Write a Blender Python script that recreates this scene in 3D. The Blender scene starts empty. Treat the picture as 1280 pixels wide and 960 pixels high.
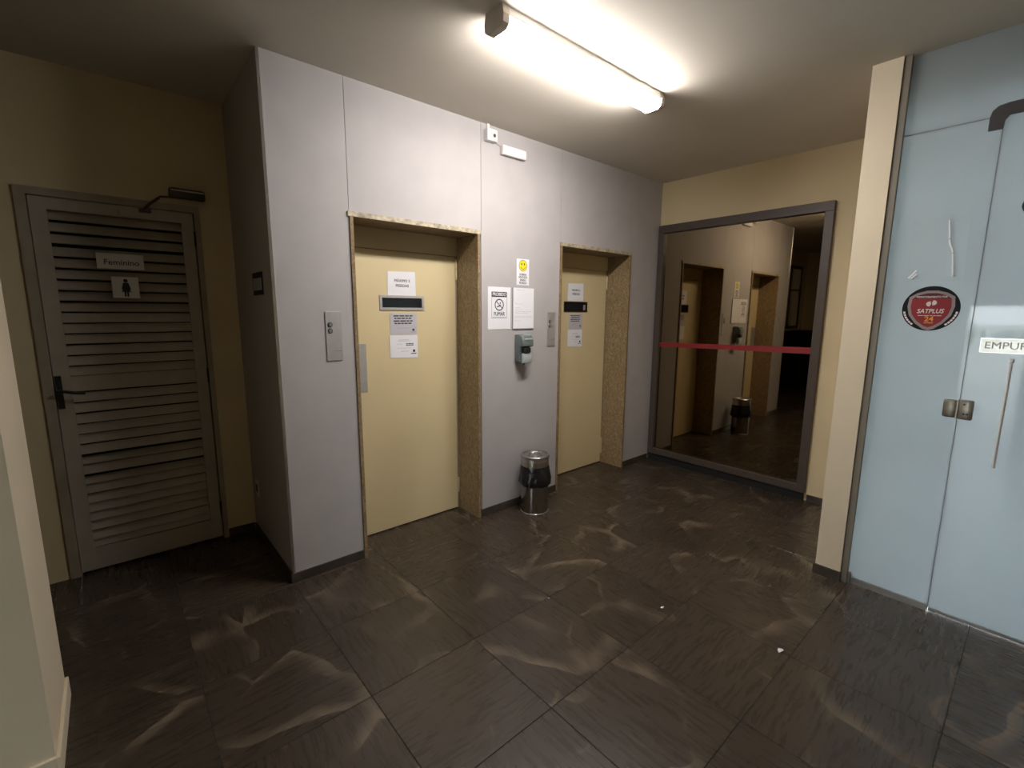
import bpy, bmesh, math, random
from mathutils import Vector, Matrix

scene = bpy.context.scene
COL = scene.collection
random.seed(7)

# ------------------------------------------------------------------ camera
cam_d = bpy.data.cameras.new('camera')
cam = bpy.data.objects.new('camera', cam_d)
COL.objects.link(cam)
scene.camera = cam
cam_d.sensor_fit = 'HORIZONTAL'
cam_d.sensor_width = 36.0
cam_d.lens = 578.76 / 1280.0 * 36.0
cam_d.clip_start = 0.02
YAW, PITCH, ROLL = 0.7151, -0.1553, 0.0064
fwd = Vector((math.sin(YAW) * math.cos(PITCH), math.cos(YAW) * math.cos(PITCH), math.sin(PITCH)))
rgt0 = Vector((math.cos(YAW), -math.sin(YAW), 0))
up0 = rgt0.cross(fwd)
rgt = math.cos(ROLL) * rgt0 + math.sin(ROLL) * up0
upv = -math.sin(ROLL) * rgt0 + math.cos(ROLL) * up0
mw = Matrix((rgt, upv, -fwd)).transposed().to_4x4()
mw.translation = Vector((-0.6811, -2.7297, 1.5833))
cam.matrix_world = mw

# ------------------------------------------------------------------ sky, exposure
SKY = 3.4
world = bpy.data.worlds.new('overcast_sky')
scene.world = world
world.use_nodes = True
wn = world.node_tree.nodes
wn['Background'].inputs['Color'].default_value = (0.86, 0.95, 1.0, 1)
wn['Background'].inputs['Strength'].default_value = SKY
LAMP = 22.0
vs = scene.view_settings
vs.view_transform = 'Standard'
vs.look = 'None'
vs.gamma = 1.0
vs.exposure = 2.1
vs.use_curve_mapping = False

# ------------------------------------------------------------------ materials
def new_mat(name):
    m = bpy.data.materials.new(name)
    m.use_nodes = True
    nt = m.node_tree
    b = nt.nodes['Principled BSDF']
    return m, nt, b

def setb(b, **k):
    for n, v in k.items():
        n = n.replace('_', ' ')
        b.inputs[n].default_value = v

def plain(name, col, rough=0.5, metal=0.0, spec=0.5, var=0.08, scale=6.0, bump=0.0, bscale=120.0):
    m, nt, b = new_mat(name)
    setb(b, Roughness=rough, Metallic=metal)
    b.inputs['Specular IOR Level'].default_value = spec
    tc = nt.nodes.new('ShaderNodeTexCoord')
    nz = nt.nodes.new('ShaderNodeTexNoise')
    nz.inputs['Scale'].default_value = scale
    nz.inputs['Detail'].default_value = 5
    nt.links.new(tc.outputs['Object'], nz.inputs['Vector'])
    r = nt.nodes.new('ShaderNodeValToRGB')
    r.color_ramp.elements[0].position = 0.3
    r.color_ramp.elements[1].position = 0.7
    r.color_ramp.elements[0].color = tuple(c * (1 - var) for c in col[:3]) + (1,)
    r.color_ramp.elements[1].color = tuple(min(1, c * (1 + var)) for c in col[:3]) + (1,)
    nt.links.new(nz.outputs['Fac'], r.inputs['Fac'])
    nt.links.new(r.outputs['Color'], b.inputs['Base Color'])
    if bump > 0:
        n2 = nt.nodes.new('ShaderNodeTexNoise')
        n2.inputs['Scale'].default_value = bscale
        n2.inputs['Detail'].default_value = 3
        nt.links.new(tc.outputs['Object'], n2.inputs['Vector'])
        bp = nt.nodes.new('ShaderNodeBump')
        bp.inputs['Strength'].default_value = bump
        bp.inputs['Distance'].default_value = 0.004
        nt.links.new(n2.outputs['Fac'], bp.inputs['Height'])
        nt.links.new(bp.outputs['Normal'], b.inputs['Normal'])
    return m

def tile_mat():
    m, nt, b = new_mat('slate_porcelain')
    L = nt.links.new
    N = nt.nodes.new
    tc = N('ShaderNodeTexCoord'); oi = N('ShaderNodeObjectInfo')
    cmb = N('ShaderNodeCombineXYZ')
    mu = N('ShaderNodeMath'); mu.operation = 'MULTIPLY'; mu.inputs[1].default_value = 83.0
    L(oi.outputs['Random'], mu.inputs[0])
    L(mu.outputs[0], cmb.inputs[0]); L(mu.outputs[0], cmb.inputs[1])
    add = N('ShaderNodeVectorMath'); add.operation = 'ADD'
    L(tc.outputs['Object'], add.inputs[0]); L(cmb.outputs[0], add.inputs[1])
    # warp
    nw = N('ShaderNodeTexNoise'); nw.inputs['Scale'].default_value = 2.2; nw.inputs['Detail'].default_value = 2
    L(add.outputs[0], nw.inputs['Vector'])
    sc = N('ShaderNodeVectorMath'); sc.operation = 'SCALE'; sc.inputs['Scale'].default_value = 0.55
    L(nw.outputs['Color'], sc.inputs[0])
    ad2 = N('ShaderNodeVectorMath'); ad2.operation = 'ADD'
    L(add.outputs[0], ad2.inputs[0]); L(sc.outputs[0], ad2.inputs[1])
    # streaks (stretched noise)
    mp = N('ShaderNodeMapping'); mp.inputs['Rotation'].default_value = (0, 0, 0.6); mp.inputs['Scale'].default_value = (2.4, 22.0, 2.0)
    sc3 = N('ShaderNodeVectorMath'); sc3.operation = 'SCALE'; sc3.inputs['Scale'].default_value = 0.10
    L(nw.outputs['Color'], sc3.inputs[0])
    ad3 = N('ShaderNodeVectorMath'); ad3.operation = 'ADD'
    L(add.outputs[0], ad3.inputs[0]); L(sc3.outputs[0], ad3.inputs[1])
    L(ad3.outputs[0], mp.inputs['Vector'])
    ns = N('ShaderNodeTexNoise'); ns.inputs['Scale'].default_value = 2.4; ns.inputs['Detail'].default_value = 7; ns.inputs['Roughness'].default_value = 0.68
    L(mp.outputs[0], ns.inputs['Vector'])
    r1 = N('ShaderNodeValToRGB')
    r1.color_ramp.elements[0].position = 0.3; r1.color_ramp.elements[0].color = (0.039, 0.0285, 0.0195, 1)
    r1.color_ramp.elements[1].position = 0.72; r1.color_ramp.elements[1].color = (0.055, 0.0405, 0.028, 1)
    L(ns.outputs['Fac'], r1.inputs['Fac'])
    # slate figure: sharp straight-ish veins and one-sided ochre wedges
    sc4 = N('ShaderNodeVectorMath'); sc4.operation = 'SCALE'; sc4.inputs['Scale'].default_value = 0.30
    L(nw.outputs['Color'], sc4.inputs[0])
    ad4 = N('ShaderNodeVectorMath'); ad4.operation = 'ADD'
    L(add.outputs[0], ad4.inputs[0]); L(sc4.outputs[0], ad4.inputs[1])
    ve = N('ShaderNodeTexVoronoi'); ve.voronoi_dimensions = '2D'; ve.feature = 'DISTANCE_TO_EDGE'; ve.inputs['Scale'].default_value = 2.6
    vc = N('ShaderNodeTexVoronoi'); vc.voronoi_dimensions = '2D'; vc.feature = 'F1'; vc.inputs['Scale'].default_value = 2.6
    L(ad4.outputs[0], ve.inputs['Vector']); L(ad4.outputs[0], vc.inputs['Vector'])
    r2 = N('ShaderNodeValToRGB')
    r2.color_ramp.elements[0].position = 0.0; r2.color_ramp.elements[0].color = (1, 1, 1, 1)
    r2.color_ramp.elements[1].position = 0.030; r2.color_ramp.elements[1].color = (0, 0, 0, 1)
    L(ve.outputs['Distance'], r2.inputs['Fac'])
    nm = N('ShaderNodeTexNoise'); nm.inputs['Scale'].default_value = 4.2; nm.inputs['Detail'].default_value = 2
    L(add.outputs[0], nm.inputs['Vector'])
    r3 = N('ShaderNodeValToRGB')
    r3.color_ramp.elements[0].position = 0.50; r3.color_ramp.elements[0].color = (0, 0, 0, 1)
    r3.color_ramp.elements[1].position = 0.72; r3.color_ramp.elements[1].color = (1, 1, 1, 1)
    L(nm.outputs['Fac'], r3.inputs['Fac'])
    ml = N('ShaderNodeMath'); ml.operation = 'MULTIPLY'
    L(r2.outputs['Color'], ml.inputs[0]); L(r3.outputs['Color'], ml.inputs[1])
    m2 = N('ShaderNodeMath'); m2.operation = 'MULTIPLY'; m2.inputs[1].default_value = 0.55
    L(ml.outputs[0], m2.inputs[0])
    sp = N('ShaderNodeSeparateColor'); L(vc.outputs['Color'], sp.inputs[0])
    st = N('ShaderNodeMath'); st.operation = 'GREATER_THAN'; st.inputs[1].default_value = 0.60
    L(sp.outputs[0], st.inputs[0])
    r4 = N('ShaderNodeValToRGB')
    r4.color_ramp.elements[0].position = 0.0; r4.color_ramp.elements[0].color = (1, 1, 1, 1)
    r4.color_ramp.elements[1].position = 0.17; r4.color_ramp.elements[1].color = (0, 0, 0, 1)
    L(ve.outputs['Distance'], r4.inputs['Fac'])
    w1_ = N('ShaderNodeMath'); w1_.operation = 'MULTIPLY'; L(st.outputs[0], w1_.inputs[0]); L(r4.outputs['Color'], w1_.inputs[1])
    r5 = N('ShaderNodeValToRGB')
    r5.color_ramp.elements[0].position = 0.45; r5.color_ramp.elements[0].color = (0, 0, 0, 1)
    r5.color_ramp.elements[1].position = 0.66; r5.color_ramp.elements[1].color = (0.62, 0.62, 0.62, 1)
    nm2 = N('ShaderNodeTexNoise'); nm2.inputs['Scale'].default_value = 2.9; nm2.inputs['Detail'].default_value = 3
    mp2 = N('ShaderNodeMapping'); mp2.inputs['Location'].default_value = (31, 7, 3)
    L(add.outputs[0], mp2.inputs['Vector']); L(mp2.outputs[0], nm2.inputs['Vector'])
    L(nm2.outputs['Fac'], r5.inputs['Fac'])
    w2_ = N('ShaderNodeMath'); w2_.operation = 'MULTIPLY'; L(w1_.outputs[0], w2_.inputs[0]); L(r5.outputs['Color'], w2_.inputs[1])
    mx = N('ShaderNodeMath'); mx.operation = 'MAXIMUM'
    L(m2.outputs[0], mx.inputs[0]); L(w2_.outputs[0], mx.inputs[1])
    mix = N('ShaderNodeMix'); mix.data_type = 'RGBA'
    L(mx.outputs[0], mix.inputs[0]); L(r1.outputs['Color'], mix.inputs[6]); mix.inputs[7].default_value = (0.25, 0.19, 0.13, 1)
    # per tile tone
    mr = N('ShaderNodeMapRange'); mr.inputs[3].default_value = 0.86; mr.inputs[4].default_value = 1.12
    L(oi.outputs['Random'], mr.inputs[0])
    hv = N('ShaderNodeHueSaturation'); L(mr.outputs[0], hv.inputs['Value']); L(mix.outputs[2], hv.inputs['Color'])
    L(hv.outputs['Color'], b.inputs['Base Color'])
    rr = N('ShaderNodeMapRange'); rr.inputs[3].default_value = 0.2; rr.inputs[4].default_value = 0.36
    L(ns.outputs['Fac'], rr.inputs[0]); L(rr.outputs[0], b.inputs['Roughness'])
    bp = N('ShaderNodeBump'); bp.inputs['Strength'].default_value = 0.05; bp.inputs['Distance'].default_value = 0.002
    L(ns.outputs['Fac'], bp.inputs['Height']); L(bp.outputs['Normal'], b.inputs['Normal'])
    return m

def marble_mat():
    m, nt, b = new_mat('beige_brown_marble')
    L = nt.links.new; N = nt.nodes.new
    tc = N('ShaderNodeTexCoord')
    mp = N('ShaderNodeMapping'); mp.inputs['Scale'].default_value = (1, 1, 0.55); mp.inputs['Rotation'].default_value = (0.5, 0.4, 0)
    L(tc.outputs['Object'], mp.inputs['Vector'])
    n1 = N('ShaderNodeTexNoise'); n1.inputs['Scale'].default_value = 42; n1.inputs['Detail'].default_value = 8; n1.inputs['Roughness'].default_value = 0.7; n1.inputs['Distortion'].default_value = 1.6
    L(mp.outputs[0], n1.inputs['Vector'])
    r = N('ShaderNodeValToRGB')
    e = r.color_ramp.elements
    e[0].position = 0.25; e[0].color = (0.09, 0.055, 0.028, 1)
    e[1].position = 0.75; e[1].color = (0.46, 0.35, 0.22, 1)
    x = e.new(0.48); x.color = (0.24, 0.165, 0.085, 1)
    L(n1.outputs['Fac'], r.inputs['Fac']); L(r.outputs['Color'], b.inputs['Base Color'])
    setb(b, Roughness=0.35)
    return m

def film_glass(name, col, transp, rough=0.03):
    """glass with a frosted film: light passes diffusely, a little passes straight"""
    m, nt, b = new_mat(name)
    L = nt.links.new; N = nt.nodes.new
    nt.nodes.remove(b)
    out = nt.nodes['Material Output']
    tc = N('ShaderNodeTexCoord'); nz = N('ShaderNodeTexNoise'); nz.inputs['Scale'].default_value = 1.6; nz.inputs['Detail'].default_value = 3
    L(tc.outputs['Object'], nz.inputs['Vector'])
    r = N('ShaderNodeValToRGB')
    r.color_ramp.elements[0].position = 0.3; r.color_ramp.elements[0].color = tuple(c * 0.95 for c in col) + (1,)
    r.color_ramp.elements[1].position = 0.7; r.color_ramp.elements[1].color = tuple(c * 1.05 for c in col) + (1,)
    L(nz.outputs['Fac'], r.inputs['Fac'])
    tl = N('ShaderNodeBsdfTranslucent'); df = N('ShaderNodeBsdfDiffuse')
    L(r.outputs['Color'], tl.inputs['Color']); L(r.outputs['Color'], df.inputs['Color'])
    m1 = N('ShaderNodeMixShader'); m1.inputs[0].default_value = 0.35
    L(tl.outputs[0], m1.inputs[1]); L(df.outputs[0], m1.inputs[2])
    tp = N('ShaderNodeBsdfTransparent'); tp.inputs['Color'].default_value = (0.85, 0.93, 0.95, 1)
    m2 = N('ShaderNodeMixShader'); m2.inputs[0].default_value = transp
    L(m1.outputs[0], m2.inputs[1]); L(tp.outputs[0], m2.inputs[2])
    gl = N('ShaderNodeBsdfGlossy'); gl.inputs['Roughness'].default_value = rough
    fr = N('ShaderNodeFresnel'); fr.inputs['IOR'].default_value = 1.45
    m3 = N('ShaderNodeMixShader')
    L(fr.outputs[0], m3.inputs[0]); L(m2.outputs[0], m3.inputs[1]); L(gl.outputs[0], m3.inputs[2])
    L(m3.outputs[0], out.inputs['Surface'])
    return m

def emit_mat(name, col, s):
    m, nt, b = new_mat(name)
    setb(b, Base_Color=(0.8, 0.8, 0.8, 1), Emission_Color=col + (1,), Emission_Strength=s)
    return m

M = {}
M['tile'] = tile_mat()
M['grout'] = plain('dark_grout', (0.015, 0.012, 0.010), 0.9)
M['cream'] = plain('cream_wall_paint', (0.66, 0.535, 0.325), 0.62, var=0.05, scale=2.0, bump=0.12, bscale=90)
M['pale'] = plain('pale_cream_paint', (0.70, 0.60, 0.44), 0.6, var=0.05, scale=2.0, bump=0.12, bscale=90)
M['ceiling'] = plain('ceiling_paint', (0.64, 0.585, 0.50), 0.8, var=0.04, scale=1.5)
M['laminate'] = plain('lavender_grey_laminate', (0.43, 0.405, 0.40), 0.62, spec=0.25, var=0.04, scale=5.0, bump=0.05, bscale=260)
M['laminate_dark'] = plain('charcoal_laminate', (0.43, 0.405, 0.40), 0.55, var=0.05, scale=5.0)
M['base'] = plain('dark_stone_skirting', (0.055, 0.043, 0.034), 0.35, var=0.3, scale=14)
M['marble'] = marble_mat()
M['marblelit'] = plain('lit_pale_marble_edge', (0.40, 0.335, 0.235), 0.4, var=0.45, scale=40)  # paler marble, with the light on the lintel front put into its colour
M['doorpaint'] = plain('yellow_cream_enamel', (0.66, 0.54, 0.315), 0.42, var=0.03, scale=2.5)
M['headpaint'] = plain('header_enamel', (0.60, 0.49, 0.285), 0.45, var=0.03, scale=2.5)
M['louvre'] = plain('grey_cream_wood_paint', (0.40, 0.35, 0.28), 0.5, var=0.08, scale=9)
M['frameold'] = plain('aged_frame_paint', (0.34, 0.285, 0.205), 0.55, var=0.12, scale=9)
M['black'] = plain('black_plastic', (0.012, 0.011, 0.011), 0.4)
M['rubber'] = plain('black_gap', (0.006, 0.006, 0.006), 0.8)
M['steel'] = plain('brushed_steel', (0.52, 0.50, 0.48), 0.32, metal=1.0, var=0.08, scale=30)
M['steeldull'] = plain('satin_plate_steel', (0.48, 0.46, 0.44), 0.5, metal=0.6, var=0.06, scale=30)
M['binsteel'] = plain('polished_dark_steel', (0.36, 0.34, 0.32), 0.2, metal=1.0, var=0.06, scale=30)
M['alu'] = plain('grey_aluminium', (0.55, 0.54, 0.53), 0.3, metal=0.9, var=0.05, scale=20)
M['bronze'] = plain('bronze_aluminium', (0.075, 0.055, 0.045), 0.45, metal=0.1, var=0.06, scale=20)
M['closer'] = plain('dark_bronze_metal', (0.055, 0.045, 0.035), 0.42, metal=0.4)
M['paper'] = plain('white_paper', (0.78, 0.77, 0.80), 0.7, var=0.02)
M['papergrey'] = plain('grey_printed_paper', (0.50, 0.48, 0.52), 0.65, var=0.03)
M['ink'] = plain('dark_ink', (0.03, 0.03, 0.035), 0.6)
M['inkgrey'] = plain('grey_ink', (0.33, 0.33, 0.36), 0.6)
M['inkfaint'] = plain('faint_ink', (0.52, 0.52, 0.56), 0.6)
M['yellow'] = plain('yellow_print', (0.80, 0.66, 0.02), 0.5)
M['whiteplastic'] = plain('white_plastic', (0.70, 0.68, 0.66), 0.4, var=0.03)
M['endcap'] = plain('beige_end_cap', (0.55, 0.48, 0.42), 0.5)
M['darkhole'] = plain('socket_hole', (0.05, 0.05, 0.05), 0.5)
M['soap'] = plain('grey_green_plastic', (0.13, 0.16, 0.155), 0.28, var=0.05)
M['soaplight'] = plain('pale_grey_plastic', (0.40, 0.43, 0.42), 0.3)
M['bag'] = plain('black_bin_liner', (0.010, 0.010, 0.011), 0.25, bump=0.8, bscale=40)
M['patch'] = plain('graphite_fitting', (0.10, 0.095, 0.10), 0.4, metal=0.5)
M['brasshinge'] = plain('tarnished_steel', (0.36, 0.33, 0.28), 0.35, metal=0.8, var=0.15, scale=40)
M['red'] = plain('red_tape', (0.24, 0.014, 0.016), 0.5)
M['maroon'] = plain('maroon_print', (0.26, 0.018, 0.022), 0.45)
M['maroondark'] = plain('deep_maroon_print', (0.08, 0.008, 0.01), 0.45)
M['sgrey'] = plain('warm_grey_print', (0.30, 0.24, 0.24), 0.45)
M['sblack'] = plain('black_print', (0.010, 0.011, 0.015), 0.55, spec=0.2)
M['orange'] = plain('orange_print', (0.85, 0.36, 0.02), 0.5)
M['pink'] = plain('pale_print', (0.75, 0.62, 0.62), 0.5)
M['signwhite'] = plain('white_sign_plastic', (0.85, 0.88, 0.88), 0.4, var=0.02)
M['pane'] = plain('dark_pane_glass', (0.012, 0.012, 0.015), 0.08, var=0.0)
M['film'] = film_glass('frosted_blue_film_glass', (0.45, 0.485, 0.503), 0.0)
M['filmdoor'] = film_glass('thin_frosted_film_glass', (0.45, 0.485, 0.503), 0.0)
M['signfilm'] = film_glass('white_translucent_vinyl', (0.80, 0.80, 0.76), 0.0)
M['lampglow'] = emit_mat('lit_lamp_diffuser', (1.0, 0.955, 0.925), LAMP)
M['concrete'] = plain('outdoor_paving', (0.34, 0.34, 0.33), 0.8, var=0.1)
M['whitewash'] = plain('white_masonry', (0.82, 0.82, 0.80), 0.7)
M['leafgreen'] = plain('hedge_green', (0.12, 0.17, 0.11), 0.8, var=0.5, scale=14)
M['seal'] = plain('grey_silicone_seal', (0.24, 0.27, 0.28), 0.5)
M['channel'] = plain('taupe_channel', (0.20, 0.175, 0.135), 0.5)
M['dado'] = plain('near_black_panelling', (0.018, 0.015, 0.013), 0.5)
M['clearpane'] = film_glass('misted_window_glass', (0.15, 0.125, 0.105), 0.0)

mm, nt, b = new_mat('smoked_mirror_glass')
setb(b, Metallic=1.0, Roughness=0.015, Base_Color=(0.30, 0.235, 0.15, 1))
_nz = nt.nodes.new('ShaderNodeTexNoise'); _nz.inputs['Scale'].default_value = 1.2
_mr = nt.nodes.new('ShaderNodeMapRange'); _mr.inputs[3].default_value = 0.008; _mr.inputs[4].default_value = 0.03
nt.links.new(_nz.outputs['Fac'], _mr.inputs[0]); nt.links.new(_mr.outputs[0], b.inputs['Roughness'])
M['mirror'] = mm

mm, nt, b = new_mat('clear_plastic_sleeve')
setb(b, Base_Color=(0.80, 0.82, 0.82, 1), Roughness=0.06, Alpha=0.07)
M['sleeve'] = mm
mm, nt, b = new_mat('painted_fold_highlight')
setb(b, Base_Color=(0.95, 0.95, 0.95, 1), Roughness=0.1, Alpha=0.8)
M['crease_highlight'] = mm

# ------------------------------------------------------------------ mesh helpers
def tagit(o, label=None, cat=None, group=None, kind=None):
    if label: o['label'] = label
    if cat: o['category'] = cat
    if group: o['group'] = group
    if kind: o['kind'] = kind
    return o

def empty(name, loc, label=None, cat=None, group=None, kind=None):
    o = bpy.data.objects.new(name, None)
    o.empty_display_size = 0.05
    o.location = loc
    COL.objects.link(o)
    return tagit(o, label, cat, group, kind)

WORLD_LOC = {}
def wloc(o):
    v = Vector(o.location)
    while o.parent:
        o = o.parent
        v += Vector(o.location)
    return v

class MB:
    """collects shapes in world coordinates, then links ONE mesh object"""
    def __init__(s): s.bm = bmesh.new()
    def box(s, x0, x1, y0, y1, z0, z1, bev=0.0, seg=1):
        r = bmesh.ops.create_cube(s.bm, size=1.0)
        vs_ = r['verts']
        for v in vs_:
            v.co = Vector(((x0 + x1) / 2 + v.co.x * (x1 - x0), (y0 + y1) / 2 + v.co.y * (y1 - y0), (z0 + z1) / 2 + v.co.z * (z1 - z0)))
        if bev > 0:
            es = list({e for v in vs_ for e in v.link_edges})
            bmesh.ops.bevel(s.bm, geom=es, offset=bev, segments=seg, profile=0.5, affect='EDGES')
        return s
    def prism(s, pts, o, u, v, n, depth):
        """polygon pts (a,b) in plane o+a*u+b*v, extruded by depth along n"""
        o, u, v, n = Vector(o), Vector(u), Vector(v), Vector(n)
        a = [s.bm.verts.new(o + u * p[0] + v * p[1]) for p in pts]
        c = [s.bm.verts.new(o + u * p[0] + v * p[1] + n * depth) for p in pts]
        k = len(pts)
        s.bm.faces.new(a); s.bm.faces.new(c[::-1])
        for i in range(k):
            s.bm.faces.new((a[i], c[i], c[(i + 1) % k], a[(i + 1) % k]))
        return s
    def lathe(s, prof, cx, cy, seg=40, wob=None):
        rings = []
        for i, (r, z) in enumerate(prof):
            ring = []
            for k in range(seg):
                t = 2 * math.pi * k / seg
                rr = r + (wob(i, t) if wob else 0)
                ring.append(s.bm.verts.new((cx + rr * math.cos(t), cy + rr * math.sin(t), z)))
            rings.append(ring)
        for i in range(len(rings) - 1):
            for k in range(seg):
                s.bm.faces.new((rings[i][k], rings[i][(k + 1) % seg], rings[i + 1][(k + 1) % seg], rings[i + 1][k]))
        if prof[0][0] > 0: s.bm.faces.new(rings[0][::-1])
        if prof[-1][0] > 0: s.bm.faces.new(rings[-1])
        return s
    def tube(s, pts, r, seg=10):
        pts = [Vector(p) for p in pts]
        rings = []
        for i, p in enumerate(pts):
            d = (pts[min(i + 1, len(pts) - 1)] - pts[max(i - 1, 0)]).normalized()
            a = d.orthogonal().normalized() if i == 0 else (pa - d * pa.dot(d)).normalized()
            pa = a
            c = d.cross(a)
            rings.append([s.bm.verts.new(p + (a * math.cos(2 * math.pi * k / seg) + c * math.sin(2 * math.pi * k / seg)) * r) for k in range(seg)])
        for i in range(len(rings) - 1):
            for k in range(seg):
                s.bm.faces.new((rings[i][k], rings[i][(k + 1) % seg], rings[i + 1][(k + 1) % seg], rings[i + 1][k]))
        s.bm.faces.new(rings[0][::-1]); s.bm.faces.new(rings[-1])
        return s
    def cyl(s, c, n, r, depth, seg=24, r2=None):
        """cylinder from c along unit n"""
        c, n = Vector(c), Vector(n)
        a = n.orthogonal().normalized(); d = n.cross(a)
        if r2 is None: r2 = r
        A = [s.bm.verts.new(c + (a * math.cos(2 * math.pi * k / seg) + d * math.sin(2 * math.pi * k / seg)) * r) for k in range(seg)]
        B = [s.bm.verts.new(c + n * depth + (a * math.cos(2 * math.pi * k / seg) + d * math.sin(2 * math.pi * k / seg)) * r2) for k in range(seg)]
        for k in range(seg): s.bm.faces.new((A[k], A[(k + 1) % seg], B[(k + 1) % seg], B[k]))
        s.bm.faces.new(A[::-1]); s.bm.faces.new(B)
        return s
    def build(s, name, mat, parent=None, loc=None, smooth=False, **tags):
        bmesh.ops.recalc_face_normals(s.bm, faces=s.bm.faces)
        if loc is None:
            lo = Vector((1e9,) * 3); hi = -lo
            for v in s.bm.verts:
                for i in range(3):
                    lo[i] = min(lo[i], v.co[i]); hi[i] = max(hi[i], v.co[i])
            loc = Vector(((lo.x + hi.x) / 2, (lo.y + hi.y) / 2, lo.z))
        loc = Vector(loc)
        for v in s.bm.verts: v.co -= loc
        me = bpy.data.meshes.new(name)
        s.bm.to_mesh(me); s.bm.free()
        if smooth:
            for p in me.polygons: p.use_smooth = True
            me.set_sharp_from_angle(angle=math.radians(38))
        me.materials.append(mat)
        o = bpy.data.objects.new(name, me)
        COL.objects.link(o)
        if parent is not None:
            o.parent = parent
            o.location = loc - wloc(parent)
        else:
            o.location = loc
        return tagit(o, **tags)

def B(name, mat, parent, x0, x1, y0, y1, z0, z1, bev=0.0, **t):
    return MB().box(x0, x1, y0, y1, z0, z1, bev).build(name, mat, parent, **t)

# wall frames: local (a right, b up, c out of the wall)
class Plane:
    def __init__(s, o, u, n):
        s.o, s.u, s.v, s.n = Vector(o), Vector(u), Vector((0, 0, 1)), Vector(n)
    def P(s, a, b, c=0.0): return s.o + s.u * a + s.v * b + s.n * c
    def rect(s, m, a0, a1, b0, b1, c0, c1):
        return m.prism([(a0, b0), (a1, b0), (a1, b1), (a0, b1)], s.o + s.n * c0, s.u, s.v, s.n, c1 - c0)
    def poly(s, m, pts, c0, c1):
        return m.prism(pts, s.o + s.n * c0, s.u, s.v, s.n, c1 - c0)
    def text(s, m, txt, size, a, b, c, bold=0.0, align='CENTER', width=None, shear=0.0, rot=0.0):
        """adds flat raised lettering to mesh builder m, centred at (a,b)"""
        cu = bpy.data.curves.new('lettering', 'FONT')
        cu.body = txt; cu.size = size; cu.align_x = align; cu.align_y = 'CENTER'
        cu.shear = shear; cu.resolution_u = 3
        cu.extrude = 0.0002
        ob = bpy.data.objects.new('lettering', cu)
        COL.objects.link(ob)
        bpy.context.view_layer.update()
        me = bpy.data.meshes.new_from_object(ob.evaluated_get(bpy.context.evaluated_depsgraph_get()))
        bpy.data.objects.remove(ob); bpy.data.curves.remove(cu)
        k = 1.0
        if width:
            xs = [v.co.x for v in me.vertices]
            w = max(xs) - min(xs)
            k = width / w if w > 0 else 1
        cr, sr = math.cos(rot), math.sin(rot)
        e = bold * size * 0.8
        for q, (ex, ey) in enumerate(((0, 0), (e, e), (-e, e), (e, -e), (-e, -e)) if bold > 0 else ((0, 0),)):   # strokes thickened by overlaid copies
            vm = []
            for v in me.vertices:
                x, y = v.co.x * k + ex, v.co.y + ey
                x, y = x * cr - y * sr, x * sr + y * cr
                vm.append(m.bm.verts.new(s.P(a + x, b + y, c + v.co.z + q * 0.00002)))
            for p in me.polygons:
                try: m.bm.faces.new([vm[i] for i in p.vertices])
                except ValueError: pass
        bpy.data.meshes.remove(me)
        return m
    def words(s, m, a0, a1, b, h, c, n=4, seed=0):
        """a line too small to read: word-length dashes"""
        rnd = random.Random(seed)
        ws = [rnd.uniform(0.6, 1.4) for _ in range(n)]
        gap = (a1 - a0) * 0.035
        tot = sum(ws); avail = (a1 - a0) - gap * (n - 1)
        a = a0
        for w in ws:
            ww = w / tot * avail
            s.rect(m, a, a + ww, b - h / 2, b + h / 2, c, c + 0.0003)
            a += ww + gap
        return m

def disc_pts(ca, cb, r, n=28, r2=None):
    r2 = r2 or r
    return [(ca + r * math.cos(2 * math.pi * k / n), cb + r2 * math.sin(2 * math.pi * k / n)) for k in range(n)]

def ring(pl, m, ca, cb, r0, r1, c0, c1, n=28):
    for k in range(n):
        t0, t1 = 2 * math.pi * k / n, 2 * math.pi * (k + 1) / n
        pl.poly(m, [(ca + r0 * math.cos(t0), cb + r0 * math.sin(t0)), (ca + r1 * math.cos(t0), cb + r1 * math.sin(t0)),
                    (ca + r1 * math.cos(t1), cb + r1 * math.sin(t1)), (ca + r0 * math.cos(t1), cb + r0 * math.sin(t1))], c0, c1)

# ------------------------------------------------------------------ dimensions
H = 2.867          # ceiling
XR = 3.688         # mirror wall
YB = 0.893         # washroom-door wall
XW = -3.6          # far end of the side corridor
YS = -5.6          # wall behind the camera
GX = 2.527         # glass partition
P = 0.5255         # tile pitch

# ------------------------------------------------------------------ floor with tiles
floor = B('floor', M['grout'], None, XW - 0.2, 4.0, YS - 0.2, 1.2, -0.12, -0.0015, kind='structure')
g = 0.0016
tb = MB(); tb.box(-P / 2 + g, P / 2 - g, -P / 2 + g, P / 2 - g, -0.0012, 0.0, 0.0008)
me_tile = None
floc = wloc(floor)
for i in range(-7, 8):
    for j in range(-11, 2):
        x0 = i * P; y0 = -0.019 + j * P
        cx, cy = x0 + P / 2, y0 + P / 2
        if cx < XW - 0.1 or cx > 3.95: continue
        if cy < YS - 0.2: continue
        if j >= 1 and x0 >= 0.0: continue
        if cx > 2.65 and cy < -2.3: continue
        if me_tile is None:
            o = tb.build('tile', M['tile'], floor, loc=(0, 0, 0)); me_tile = o.data
        else:
            o = bpy.data.objects.new('tile', me_tile); COL.objects.link(o); o.parent = floor
        o.location = Vector((cx, cy, 0.0)) - floc
        o.rotation_euler = (0, 0, random.choice((0, 1, 2, 3)) * math.pi / 2)

# ------------------------------------------------------------------ ceiling
B('ceiling', M['ceiling'], None, XW - 0.2, 5.2, YS - 0.2, 1.2, H, H + 0.1, kind='structure')  # carried on past the glass as an added overhang that shades its top

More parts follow.
